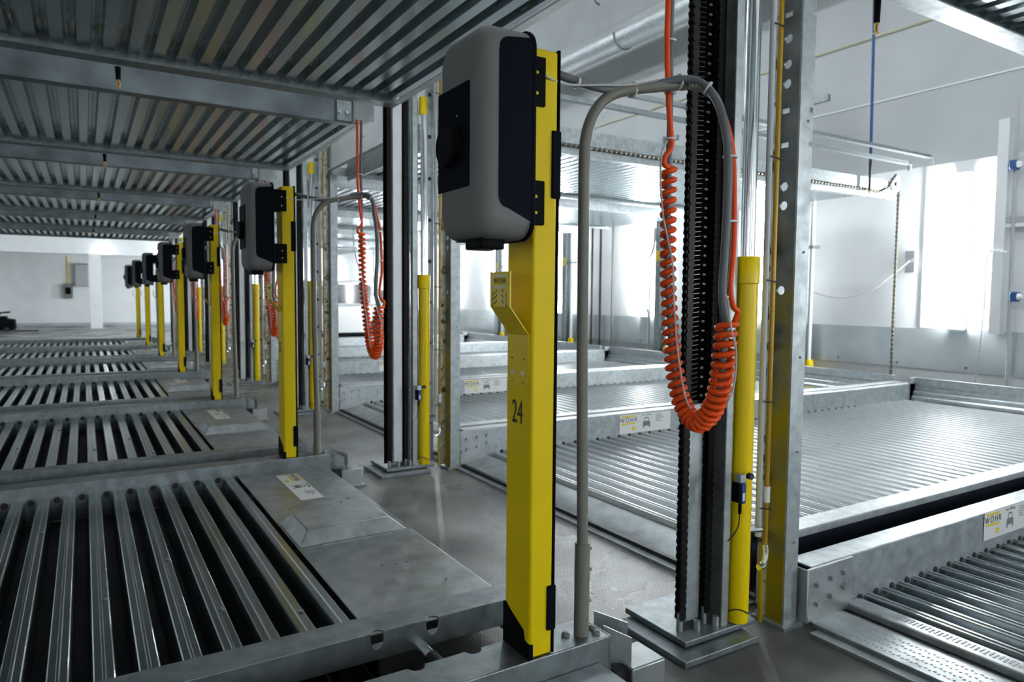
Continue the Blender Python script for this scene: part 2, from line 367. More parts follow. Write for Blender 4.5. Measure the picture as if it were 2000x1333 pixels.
XL0, XL1 = -4.3, 1.2
LX = [.658-RIBP*i for i in range(47)]
def left_platform(k, detail):
    d = S*k; zt, zd = .205, .14
    t = thing('parking_platform', (-1.5, 3.0+d, 0), 'ribbed galvanized parking platform carrying %s' % by(k+1), 'platform', 'lower platforms under the chargers')
    a = part('side_beam', MB().prism([(1.93+d,zt),(1.82+d,zt),(1.82+d,.125),(1.90+d,.125),(1.90+d,.131),(1.827+d,.131),(1.827+d,zt-.007),(1.93+d,zt-.007)], 'x', XL0, XL1), GALVB, t)
    c = part('side_beam', MB().prism([(4.07+d,zt),(4.20+d,zt),(4.20+d,zt-.007),(4.077+d,zt-.007),(4.077+d,.03),(4.14+d,.03),(4.14+d,.024),(4.07+d,.024)], 'x', XL0, XL1+.03), GALVB, t)
    if k in (-1, 0):
        cut(c, [MB().cyl((x, 4.20+d, .1), (x, 4.20+d, .3), .022, 18) for x in (.70, .865)])
        cut(a, [MB().cyl((x, 1.80+d, zt+.02), (x, 1.85+d, zt-.06), .020, 18) for x in (.68, .85)])
    bev(a, .004); bev(c, .004)
    part('end_cap', MB().box(XL1+.03, XL1+.036, 4.07+d, 4.20+d, .10, zt), GALVB, t, bevel=.002)
    part('bolt', MB().cyl((XL1+.036, 4.09+d, .165), (XL1+.046, 4.09+d, .165), .012, 6), BRACK, t)
    part('lower_rail', MB().box(XL0, XL1, 1.74+d, 1.80+d, .015, .075), GALVB, t, bevel=.004)
    add_ribs(t, LX, 1.83+d, 4.075+d, zd, GALVR, detail)
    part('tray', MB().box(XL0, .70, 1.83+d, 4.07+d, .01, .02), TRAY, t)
    cp = part('cover_plate', MB().box(.705, XL1-.01, 1.935+d, 4.068+d, zd-.005, zd), GALVP, t, bevel=.002)
    part('edge_strip', MB().box(XL1-.012, XL1-.006, 1.935+d, 4.068+d, .02, zd-.001), GALV, t)
    h = part('wheel_hump', MB().frustum((.712, 1.172, 2.77+d, 3.13+d), zd, (.752, 1.10, 2.81+d, 3.05+d), zd+.058), GALVP, t, bevel=.003)
    part('hump_flange', MB().box(.80, 1.186, 2.755+d, 3.14+d, zd, zd+.003), GALVP, t)
    part('lock_rod', MB().cyl((.812, 1.86+d, .13), (.812, 1.575+d, .13), .019, 18), CHROME, t)
    part('rod_sleeve', MB().cyl((.812, 1.745+d, .13), (.812, 1.685+d, .13), .021, 18), RUBBER, t)
    if k < 0:
        for x, y, q in ((1.10,3.92,.016),(1.155,3.90,.009),(1.10,3.87,.009)): part('plate_hole', MB().cyl((x, y+d, zd), (x, y+d, zd+.0006), q, 16), INK, t)
    if detail:
        for i, (x, y) in enumerate(((.345,2.35),(.02,2.62),(-.19,3.5),(.24,2.9),(.55,2.2),(-.4,2.9))):
            x = min(LX, key=lambda q: abs(q-x))+.015
            part('rivet', MB().cyl((x, y+d, zd-.002), (x, y+d, zd+.004), .008, 10), INKG, t)
        for x, y in ((1.08,2.2),(1.02,2.42),(.98,2.42),(.93,2.44),(1.10,3.35),(1.05,3.3),(.80,3.3)):
            part('rivet', MB().cyl((x, y+d, zd-.002), (x, y+d, zd+.003), .005, 8), INKG, t)
        sticker(t, (.945, 3.69+d, zd+.0006), (0, -1, 0), (1, 0, 0), .54, .115)
        mb = MB()
        for x in LX[:30]: part('web_hole', MB().cyl((x-.053, 4.071+d, zd-.012), (x-.053, 4.068+d, zd-.012), .016, 10), RUBBER, t)
    return t
for k in range(-1, 6): left_platform(k, 0 <= k <= 2)

def upper_platform(k, x0, x1, label, group, detail, end_beam, z=2.33, e=0.0):
    d = S*k+e
    t = thing('upper_platform', ((x0+x1)/2, 3.0+d, z), label, 'platform', group)
    a = part('side_beam', MB().prism([(1.90+d,z+.12),(1.82+d,z+.12),(1.82+d,z-.08),(1.90+d,z-.08),(1.90+d,z-.073),(1.827+d,z-.073),(1.827+d,z+.113),(1.90+d,z+.113)], 'x', x0, x1-.12), SHADEB if end_beam else GALV, t, bevel=.003)
    c = part('side_beam', MB().prism([(4.0+d,z-.03),(4.11+d,z-.03),(4.11+d,z-.005),(4.10+d,z-.005),(4.10+d,z-.023),(4.06+d,z-.023),(4.06+d,z+.12),(4.05+d,z+.12),(4.05+d,z-.023),(4.0+d,z-.023)], 'x', x0, x1), GALVB, t, bevel=.002)
    n = int((x1-x0-.1)/RIBP)
    add_ribs(t, [x1-.08-RIBP*i for i in range(n)], 1.88+d, 4.055+d, z+.055, GALVU, detail, PROF_OVER)
    if end_beam:
        part('end_strip', MB().prism([(x1-.045,z-.03),(x1+.0,z-.03),(x1+.0,z+.10),(x1-.006,z+.10),(x1-.006,z-.024),(x1-.045,z-.024)], 'y', 1.90+d, 4.0+d), ZINCB, t)
        cpl = part('corner_plate', MB().box(x1-.26, x1-.12, 1.80+d, 1.82+d, z-.075, z+.1), GALVB, t, bevel=.003)
        for x in (x1-.245, x1-.195, x1-.15): part('bolt', MB().cyl((x, 1.80+d, z-.02), (x, 1.788+d, z-.02), .012, 6), BRACK, t)
    else:
        if not e: part('guide_arm', MB().box(2.07, x0+.1, 4.11+d, 4.1235+d, z-.02, z+.06), BRACK, t)
        else: part('guide_arm', MB().box(2.126, x0+.1, 1.53, 1.60, z-.02, z+.06), BRACK, t)
        part('end_beam', MB().box(x0, x0+.02, 1.88+d, 4.05+d, z-.08, z+.1), GALVB, t)
    return t
for k in range(-1, 6):
    upper_platform(k, -3.9, 1.65, 'overhead ribbed platform above the platform carrying %s' % by(k+1), 'raised platforms over the chargers', 0 <= k <= 2, True)
for k in (-1, 1, 2, 3, 4, 5):
    upper_platform(k, 2.2, 7.55, 'raised ribbed platform above the dimpled tread platform' if k < 0 else 'raised ribbed platform across the walkway, level with %s' % by(k+1), 'raised platforms across the walkway', k in (-1, 1, 2), False, e=.1 if k < 0 else 0.0)

RX = [2.52+RIBP*i for i in range(48)]
def right_platform(k, detail):
    e = -.05 if k < 0 else 0.0; dz = -.042 if k < 0 else 0.0; d = S*k+e; zt, zd = .25+dz, .075+dz
    t = thing('parking_platform', (5.0, 3.0+d, 0), 'galvanized platform with dimpled tread strips and roller bracket' if k < 0 else 'galvanized platform across the walkway from %s' % by(k), 'platform', 'lower platforms across the walkway')
    part('side_beam', MB().prism([(1.69+d,zt),(1.79+d,zt),(1.79+d,zt-.006),(1.696+d,zt-.006),(1.696+d,zt-.032),(1.69+d,zt-.032)], 'x', 2.2, 7.7), GALV, t, bevel=.003)
    part('beam_web', MB().box(2.2, 7.7, 1.782+d, 1.79+d, .015, zt-.006), WEBD, t, label='beam web coloured as in deep shade')
    w = part('side_beam', MB().prism([(4.15+d,zt-.003),(4.25+d,zt-.003),(4.25+d,zt-.01),(4.157+d,zt-.01),(4.157+d,.01),(4.15+d,.01)], 'x', 2.17, 7.7), GALV, t, bevel=.003)
    add_ribs(t, RX if k < 0 else [2.41]+RX, 1.785+d, 4.15+d, zd, GALVR if k < 0 else GALVD, detail, PROF_PAN)  # lit tone painted on all decks but the nearest
    if k < 0:
        for i, (xa, xb, z) in enumerate(((2.16, 2.345, zd-.02), (2.375, 2.46, zd+.0))):
            part('tread_strip', MB().box(xa, xb, 1.785+d, 4.15+d, z-.03, z), GALVP, t, bevel=.006)
            off = OFF[t.name]
            mb = MB()
            if True:
                for rx in range(4 if i == 0 else 3):
                    for ry in range(95):
                        cx = xa+.03+rx*(.035 if i == 0 else .013)+.006*(ry % 2); cy = 4.0+d-ry*.014
                        mb.frustum((cx-.004, cx+.004, cy-.004, cy+.004), z, (cx-.002, cx+.002, cy-.002, cy+.002), z+.0022)
                part('tread_dimples', mb, BRACK, t, kind='stuff')
    else:
        part('apron', MB().prism([(2.16,.012),(2.34,zd-.02),(2.36,zd-.02),(2.36,.0),(2.16,.0)], 'y', 1.79+d, 4.15+d), GALVP, t, bevel=.003)
    part('edge_seal', MB().box(2.128, 2.158, 1.70+d, 4.11+d, .0, .028), RUBBER if k >= 0 else GALVB, t, bevel=.004)
    part('sill', MB().box(2.085, 2.128, 1.70+d, 4.09+d, .0, .012), GALV, t)
    # wheel stop at the far end
    part('wheel_stop', MB().prism([(7.62,zd),(7.62,zd+.03),(7.65,zd+.05),(7.65,zd+.085),(7.68,zd+.10),(7.68,zd+.14),(7.70,zd+.15),(7.70,zt+.06),(7.75,zt+.06),(7.75,zd)], 'y', 1.80+d, 4.14+d), GALV, t, bevel=.003)
    part('end_plate', MB().box(7.60, 7.76, 4.15+d, 4.165+d, zd, zt+.06), GALV, t, bevel=.003)
    # corner bracket with bolts and guide roller
    y = 4.15+d
    part('corner_plate', MB().box(2.14, 2.40, y-.012, y-.002, .01, zt-.005), BRACK, t, bevel=.002)
    for (x, z) in ((2.19, .155), (2.27, .165), (2.345, .17), (2.19, .085), (2.27, .10), (2.345, .115)):
        part('bolt', MB().cyl((x, y-.012, z+dz+.03), (x, y-.024, z+dz+.03), .013, 6), BRACK, t)
    part('corner_lug', MB().box(2.134, 2.140, y-.012, y+.05, .01, zt-.005), BRACK, t, bevel=.004)
    yc = 1.566+S*(k+1); part('guide_roller', MB().tube([(2.085+i*.013, yc, .115) for i in range(6)], [.033,.033,.024,.024,.033,.033], 20), GALV, t)
    if detail:
        for x in RX[:40]: part('web_hole', MB().cyl((x-.053, y-.001, zd-.004), (x-.053, y-.004, zd-.004), .014, 8), RUBBER, t)
    if k <= 2:
        sx = 3.62 if k < 0 else 3.80
        sticker(t, (sx, y-.0025, .142 if k < 0 else .16), (1, 0, 0), (0, 0, 1), .46 if k < 0 else .54, .125 if k < 0 else .15)
    for i in range(26):
        x = RX[(i*7) % 40]+.015; yy = 2.0+(i*.37 % 2.0)+d
        if detail: part('rivet', MB().cyl((x, yy, zd-.002), (x, yy, zd+.004), .009, 8), INKG, t)
    return t
for k in range(-1, 6): right_platform(k, k in (-1, 0, 1))

# ================================================================== CHARGING POSTS
PX0, PX1, PY0, PY1 = .965, 1.043, 1.475, 1.60
def make_post():
    t = thing('charging_post', (1.0, 1.54, .205), 'yellow charging post numbered twenty-four with cable holder', 'post', 'yellow charging posts on the platforms')
    b = part('body', MB().box(PX0, PX1-.008, PY0, PY1, .207, 1.766), YEL, t, bevel=.006)
    c = part('back_cover', MB().box(PX1-.008, PX1, PY0-.002, PY1+.002, .206, 1.772), BLACK, t, bevel=.004)
    for z0, z1, w_ in ((1.40, 1.57, .026), (.272, .392, .026)):
        part('hinge_tab', MB().box(PX1-w_, PX1+.001, PY0-.006, PY0+.01, z0, z1), NAVY, t, bevel=.003)
    # black foot, stepped
    x = PX0-.004
    part('foot_cover', MB().prism([(PY0-.004,.205),(PY0-.004,.245),(PY0+.022,.250),(PY0+.028,.275),(PY1-.03,.305),(PY1-.006,.320),(PY1+.004,.316),(PY1+.004,.205)], 'x', x, PX0+.01), BLACK, t, bevel=.002)
    # cable holder bent from sheet
    xo = .906; ys = [1.49, 1.588]
    prof = [(PX0-.002,.93),(PX0-.002,1.052),(xo,1.125),(xo,1.214)]
    mb = MB()
    for dx in (0, .004):
        for (a, z) in prof: mb.v += [(a+dx, ys[0], z), (a+dx, ys[1], z)]
    for q in (0, 8):
        for i in range(3): mb.f.append((q+2*i, q+2*i+1, q+2*i+3, q+2*i+2))
    for i in range(3): mb.f += [(2*i, 2*i+2, 2*i+10, 2*i+8), (2*i+1, 2*i+3, 2*i+11, 2*i+9)]
    mb.f += [(6, 7, 15, 14), (0, 1, 9, 8)]
    h = part('cable_holder', mb, YELG, t, smooth=False)
    part('holder_side', MB().prism([(xo+.002,1.13),(xo+.002,1.214),(xo+.03,1.214),(PX0-.003,1.07)], 'y', ys[0]-.001, ys[0]+.003), YELG, h) if False else None
    pl = [(ys[0], .95), (ys[0], .935)] + [((ys[0]+ys[1])/2 - (ys[1]-ys[0])/2*math.cos(a), .935-.028*math.sin(a)) for a in [math.pi*i/10 for i in range(1, 10)]] + [(ys[1], .935), (ys[1], .95)]
    part('holder_foot', MB().prism(pl, 'x', PX0-.003, PX0+.001), YELG, h)
    for y, z in ((1.515, .952), (1.563, .952)):
        s = part('screw', MB().cyl((PX0-.002, y, z), (PX0-.006, y, z), .006, 14), CLEAR, h); 
    for y, z in ((1.51, .99), (1.568, .99), (1.513, .928), (1.566, .928)):
        part('screw_hole', MB().cyl((PX0-.002, y, z), (PX0-.0035, y, z), .0022, 8), INK, h)
    ym = sum(ys)/2; xf = xo-.0008
    put_text('lettering', 'WÖHR', .020, mat('logo_cutout', (.16, .12, .004), .5), h, (xf, ym, 1.190), (0, -1, 0), (0, 0, 1), .85, 1.2)
    for z in (1.2025, 1.1755): part('logo_bar', flat(rect(-.034, .034, -.0018, .0018), (xf, ym, z), (0, -1, 0), (0, 0, 1), .0006), CLEAR, h, smooth=False)
    for z in (1.160, 1.147, 1.133):
        seg = [(-.034,-.008),(-.034,-.001),(-.020,.002),(-.012,.009),(.010,.009),(.019,.001),(.034,-.002),(.034,-.010)]
        for i in range(len(seg)-1):
            (a, b), (c_, d_) = seg[i], seg[i+1]; v = Vector((c_-a, d_-b)); n = Vector((-v.y, v.x)).normalized()*.0011
            part('logo_line', flat([(a-n.x, b-n.y), (c_-n.x, d_-n.y), (c_+n.x, d_+n.y), (a+n.x, b+n.y)], (xf, ym, z), (0, -1, 0), (0, 0, 1), .0006), MATS['logo_cutout'] if i not in (3, 5) else CLEAR, h, smooth=False)
    return t
post = make_post()
posts = [post] + repeat(post, range(1, 7), lambda k: 'yellow charging post numbered twenty-three with cable holder' if k == 1 else 'yellow charging post, %s in the row past number twenty-three' % ORDN[k-2])
for p, n in ((posts[0], '24'), (posts[1], '23')):
    k = posts.index(p); off = OFF[p.name]
    o = put_text('number', n, .088, INK, p, (PX0-.0008, 1.543, .846), (0, -1, 0), (0, 0, 1), .62)
    o['label'] = 'black painted number %s' % n

def rrect(y0, y1, z0, z1, r, n=6):
    pts = []
    for cy, cz, a0 in ((y1-r, z1-r, 0), (y0+r, z1-r, 90), (y0+r, z0+r, 180), (y1-r, z0+r, 270)):
        for i in range(n+1):
            a = math.radians(a0+90*i/n); pts.append((cy+r*math.cos(a), cz+r*math.sin(a)))
    return pts
def make_wallbox():
    t = thing('wall_charger', (.905, 1.495, 1.28), 'grey wall charger with dark side panel on the post marked twenty-four', 'charger', 'wall chargers on the yellow posts')
    y0, y1, z0, z1 = 1.375, 1.615, 1.285, 1.768
    rings = [(.903, 0), (.815, 0), (.797, .004), (.784, .013), (.777, .026), (.775, .045)]
    mb = MB(); n = None
    for X, ins in rings:
        pts = rrect(y0+ins, y1-ins, z0+ins, z1-ins, max(.055-ins*.5, .02)); n = len(pts)
        mb.v += [(X, a, b) for a, b in pts]
    for i in range(len(rings)-1):
        for j in range(n): mb.f.append((i*n+j, i*n+(j+1) % n, (i+1)*n+(j+1) % n, (i+1)*n+j))
    mb.f.append(tuple(range(n))); mb.f.append(tuple(range((len(rings)-1)*n, len(rings)*n)))
    sh = part('shell', mb, SHELL, t, angle=60)
    bp = rrect(y0-.003, y1+.003, z0-.003, z1+.003, .05)
    part('back_plate', MB().prism(bp, 'x', .903, .913), NAVY, t, bevel=.002)
    # dark panels let into both sides
    def side(y, s):
        pts = [(.9035, 1.325), (.84, 1.352)] + [(.84-.026*math.sin(a), 1.378-.026*math.cos(a)) for a in [math.radians(v) for v in (30, 60, 90)]] + \
              [(.814, 1.70)] + [(.842-.028*math.cos(a), 1.706+.028*math.sin(a)) for a in [math.radians(v) for v in (25, 50, 75, 90)]] + [(.9035, 1.742)]
        part('side_panel', MB().prism(pts, 'y', y-.0015, y+.0015), NAVY, t)
    side(y0, -1); side(y1, 1)
    part('display_band', MB().prism(rrect(1.440, 1.602, 1.405, 1.645, .004, 3), 'x', .7725, .776), NAVY, t)
    so = part('socket', MB().tube([(.776, 1.528, 1.508), (.757, 1.528, 1.508), (.751, 1.528, 1.508)], [.050, .050, .044], 28), BLACK, t)
    part('socket_ring', MB().tube([(.776, 1.528, 1.508), (.770, 1.528, 1.508)], [.055, .054], 28), BLACK, so)
    part('lamp_dot', MB().cyl((.7725, 1.50, 1.575), (.7715, 1.50, 1.575), .002, 8), YEL, t)
    part('cable_gland', MB().box(.80, .865, 1.43, 1.51, 1.262, 1.288), BLACK, t, bevel=.004)
    part('bottom_seam', MB().box(.80, .84, 1.52, 1.56, 1.2835, 1.2855), BLACK, t)
    for za, zb in ((1.622, 1.742), (1.330, 1.440)):
        br = part('mounting_bracket', MB().box(.911, .992, PY0-.010, PY0-.001, za, zb), BLACK, t, bevel=.003)
        part('bracket_web', MB().box(.911, .9645, PY0-.004, PY0+.05, za, zb), BLACK, br)
        for z in (za+.03, zb-.04): part('bracket_hole', MB().cyl((.965, PY0-.010, z), (.965, PY0-.0115, z), .004, 10), YEL, br)
    return t
wb = make_wallbox()
for c in wb.children:
    if not c.name.startswith('mounting'): c.location.x = -.010
repeat(wb, range(1, 7), lambda k: 'grey wall charger with dark side panel on %s' % by(k))

# ------------------------------------------------------------------ conduit pole with bend
def smooth_path(pts, n=8):
    P = [Vector(p) for p in pts]; out = []
    for i in range(len(P)-1):
        p0, p1, p2, p3 = P[max(i-1, 0)], P[i], P[i+1], P[min(i+2, len(P)-1)]
        for j in range(n):
            t = j/n
            out.append(.5*((2*p1) + (p2-p0)*t + (2*p0-5*p1+4*p2-p3)*t*t + (3*p1-p0-3*p2+p3)*t**3))
    out.append(P[-1]); return out
def make_pole():
    t = thing('conduit_pole', (1.168, 1.52, .205), 'olive grey bent conduit pole standing beside the post marked twenty-four', 'pole', 'bent conduit poles')
    base = Vector((1.168, 1.52, .205))
    up = [(1.168, 1.52, .205), (1.168, 1.52, .9)]
    pp = [atY(1137, 700, 1.52), atY(1140, 420, 1.52), atY(1141, 330, 1.52), atY(1144, 272, 1.52), atY(1156, 230, 1.515), atY(1176, 200, 1.51), atY(1204, 182, 1.50), atY(1240, 174, 1.485), atY(1290, 169, 1.465), atY(1332, 165, 1.45)]
    path = [Vector((1.168, 1.52, .205)), Vector((1.168, 1.52, .46))] + smooth_path(pp, 6)
    part('pipe', MB().tube(path, .0155, 16), CONDUIT, t)
    part('sleeve', MB().cyl((1.168, 1.52, .205), (1.168, 1.52, .468), .021, 20), CONDUIT, t)
    e = path[-1]; dr = (path[-1]-path[-2]).normalized()
    g = part('cable_gland', MB().tube([e-dr*.004, e+dr*.012, e+dr*.016, e+dr*.022], [.017, .017, .013, .013], 14), CONDUIT, t)
    for z in (.30, .39, .45): part('screw', MB().cyl((1.187, 1.515, z), (1.194, 1.513, z), .005, 8), INKG, t)
    for a, b in ((1.125, 1.535), (1.205, 1.50), (1.19, 1.548), (1.215, 1.53)): part('bolt', MB().tube([(a, b, .205), (a, b, .212), (a, b, .216)], [.012, .011, .006], 12), INKG, t)
    return t
pole = make_pole()
repeat(pole, range(1, 6), lambda k: 'olive grey bent conduit pole standing beside %s' % by(k))

# ------------------------------------------------------------------ hanging coiled cable
def frames(path):
    up = None; out = []
    for i, p in enumerate(path):
        t = (path[min(i+1, len(path)-1)]-path[max(i-1, 0)]).normalized()
        if up is None: up = Vector((1, 0, 0)) if abs(t.x) < .9 else Vector((0, 1, 0))
        up = (up-t*up.dot(t)).normalized(); out.append((p, up, t.cross(up)))
    return out
def resample(path, step):
    out = [path[0]]; acc = 0
    for a, b in zip(path, path[1:]):
        L = (b-a).length; d = step-acc
        while d <= L and L > 0: out.append(a+(b-a)*(d/L)); d += step
        acc = (acc+L) % step if L > 0 else acc
    return out
def make_cable():
    t = thing('charging_cable', (1.44, 1.45, .75), 'orange coiled cable hanging in a loop beside the post marked twenty-four', 'cable', 'coiled orange cables')
    YA, YB = 1.50, 1.30
    pts = [(1306, 330, YA), (1305, 420, YA), (1304, 520, YA), (1307, 600, YA), (1312, 680, YA), (1322, 750, 1.485), (1338, 800, 1.455), (1362, 827, 1.41), (1388, 806, 1.36), (1405, 760, 1.325), (1413, 700, YB), (1420, 630, YB)]
    core = smooth_path([atY(*p) for p in pts], 10)
    cs = resample(core, .0012); fr = frames(cs)
    # turns packed tightly at the bottom, stretched above
    ph = 0; hel = []; rr = []
    zlo = min(p.z for p in cs)
    for i, (p, u, v) in enumerate(fr):
        prog = i/len(fr)
        pitch = .0285 if prog < .45 else .0255
        if p.z < zlo+.12: pitch = .0165+.010*((p.z-zlo)/.12)
        ph += 2*math.pi*.0012/pitch
        R = .0165+.008*min(1, max(0, (prog-.35)/.4))
        hel.append(p+u*math.cos(ph)*R+v*math.sin(ph)*R)
    part('coil', MB().tube(hel[::2], .0086, 8), ORANGE, t, angle=80)
    part('core_cable', MB().tube(resample(core, .02)+[core[-1]], .0085, 10), CABLEG, t)
    # upper run to the ceiling
    top = [atY(1306, 330, YA), atY(1309, 200, YA), atY(1310, 60, YA)]; top.append(Vector((top[-1].x+.005, YA, 2.22)))
    part('core_cable', MB().tube(smooth_path(top, 6), .0085, 10), CABLEG, t)
    ot = [hel[0], atY(1298, 322, YA-.01), atY(1299, 306, YA-.012), atY(1310, 290, YA-.014), atY(1311, 268, YA-.014), atY(1306, 200, YA-.014), atY(1303, 90, YA-.014), atY(1305, 0, YA-.014)]; ot.append(Vector((ot[-1].x, YA-.014, 2.29)))
    part('straight_run', MB().tube(smooth_path(ot, 6), .0078, 12), ORANGE, t)
    # run up from the coil, over the pole and to the charger
    up = [core[-1], atY(1411, 585, YB), atY(1415, 500, YB), atY(1421, 400, YB), atY(1422, 300, YB), atY(1413, 235, 1.31), atY(1396, 190, 1.35), atY(1365, 160, 1.40), atY(1325, 156, 1.44), atY(1270, 168, 1.475), atY(1215, 177, 1.50), atY(1165, 171, 1.51), atY(1125, 158, 1.515), atY(1096, 148, 1.525), Vector((1.044, 1.545, atY(1096, 144, 1.53).z))]
    part('grey_run', MB().tube(smooth_path(up, 8), .0115, 12), CABLEG, t)
    o2 = [hel[-1], atY(1441, 610, YB-.012), atY(1432, 598, YB-.012), atY(1427, 560, YB-.01), atY(1433, 480, YB), atY(1434, 400, YB), atY(1431, 300, YB+.004), atY(1420, 245, 1.312), atY(1404, 205, 1.345), atY(1388, 182, 1.37)]
    part('orange_run', MB().tube(smooth_path(o2, 8), .0078, 12), ORANGE, t)
    sp = smooth_path([atY(1388, 184, 1.37), atY(1370, 172, 1.395), atY(1348, 168, 1.425)], 8)
    part('bend_relief', MB().tube(sp, [.010+.0022*(i % 2) for i in range(len(sp))], 12), CONDUIT, t)
    wl = [(1066, 148, 1.462), (1090, 160, 1.48), (1120, 166, 1.49), (1180, 166, 1.485), (1230, 166, 1.475), (1285, 156, 1.45)]
    part('thin_wire', MB().tube(smooth_path([atY(*q) for q in wl], 6), .0028, 8), CABLEW, t)
    wl = [(1303, 275, YA-.03), (1293, 300, YA-.035), (1290, 345, YA-.035), (1295, 420, YA-.035), (1305, 470, YA-.035), (1314, 520, YA-.035), (1317, 600, YA-.035), (1324, 690, YA-.035), (1337, 770, 1.44), (1350, 800, 1.41)]
    part('thin_wire', MB().tube(smooth_path([atY(*q) for q in wl], 6), .0026, 8), CABLEW, t)
    wl = [(1416, 575, YB-.04), (1422, 590, YB-.04), (1428, 640, YB-.04), (1438, 690, YB-.04), (1434, 750, 1.27), (1420, 790, 1.29)]
    part('thin_wire', MB().tube(smooth_path([atY(*q) for q in wl], 6), .0026, 8), CABLEW, t)
    def ring(px, py, y, r, dr):
        c = atY(px, py, y); dr = Vector(dr).normalized()
        part('cable_tie', MB().tube([c-dr*.0025, c+dr*.0025], r*.93, 14), CLEAR, t)
    for q in ((1309, 80, YA-.007, .0185, (0,0,1)), (1309, 182, YA-.007, .0185, (0,0,1)), (1309, 272, YA-.007, .0185, (0,0,1)), (1427, 433, YB, .021, (0,0,1)), (1426, 307, YB+.002, .021, (0,0,1)), (1414, 580, YB, .014, (0,0,1)), (1236, 176, 1.492, .024, (1,-.1,0)), (1326, 160, 1.447, .024, (1,-.2,0)), (1383, 172, 1.375, .02, (1,-1,-1)), (1127, 162, 1.51, .016, (1,0,-.2))):
        ring(*q)
    hx, hy = top[-1].x, YA
    part('hanger_bracket', MB().box(hx-.06, hx+.07, hy-.03, hy-.024, 2.19, 2.298), BRACK, t, bevel=.002)
    part('hanger_bracket', MB().box(hx-.06, hx-.054, hy-.03, hy+.0, 2.17, 2.298), BRACK, t)
    return t
cable = make_cable()
repeat(cable, range(1, 6), lambda k: 'orange coiled cable hanging in a loop beside %s' % by(k))

def make_tie_beam():
    t = thing('tie_beam', (2.07, 2.9, 2.35), 'smooth level tie beam over the walkway starting at the post marked twenty-four', 'beam', 'tie beams between the guide channels')
    part('beam_web', MB().box(2.066, 2.074, 1.61, 4.122, 2.35, 2.80), ZINCB, t)
    part('flange', MB().box(2.030, 2.066, 1.61, 4.122, 2.35, 2.358), ZINCB, t)
    part('flange', MB().box(2.030, 2.066, 1.61, 4.122, 2.792, 2.80), ZINCB, t)
    for yy in (2.35, 2.62, 3.2): part('cable_clip', MB().tube([(2.066,yy,2.50),(2.045,yy,2.505),(2.04,yy+.01,2.53)], .004, 6), INKG, t)
    return t
tb = make_tie_beam(); repeat(tb, range(1, 6), lambda k: 'smooth level tie beam over the walkway starting at %s' % by(k))

# ------------------------------------------------------------------ folded floor bracket by the pole
def make_stop():
    t = thing('buffer_bracket', (1.32, 1.52, 0), 'folded steel buffer bracket on the floor beside the post marked twenty-four', 'bracket', 'buffer brackets on the walkway')
    part('block', MB().box(1.275, 1.40, 1.44, 1.56, .0, .105), BRACK, t, bevel=.005)
    part('foot_plate', MB().box(1.26, 1.42, 1.42, 1.58, .0, .006), BRACK, t)
    part('fin', MB().quadbox([(1.232,1.52,.09),(1.30,1.475,.09),(1.302,1.478,.09),(1.234,1.523,.09),(1.232,1.52,.21),(1.30,1.475,.175),(1.302,1.478,.175),(1.234,1.523,.21)]), BRACK, t)
    part('fin', MB().quadbox([(1.26,1.60,.09),(1.345,1.545,.09),(1.347,1.548,.09),(1.262,1.603,.09),(1.26,1.60,.215),(1.345,1.545,.18),(1.347,1.548,.18),(1.262,1.603,.215)]), BRACK, t)
    part('latch', MB().box(1.23, 1.275, 1.46, 1.50, .05, .10), RUBBER, t)
    return t
st = make_stop(); st.location.x += .016; repeat(st, range(1, 7), lambda k: 'folded steel buffer bracket on the floor beside %s' % by(k))

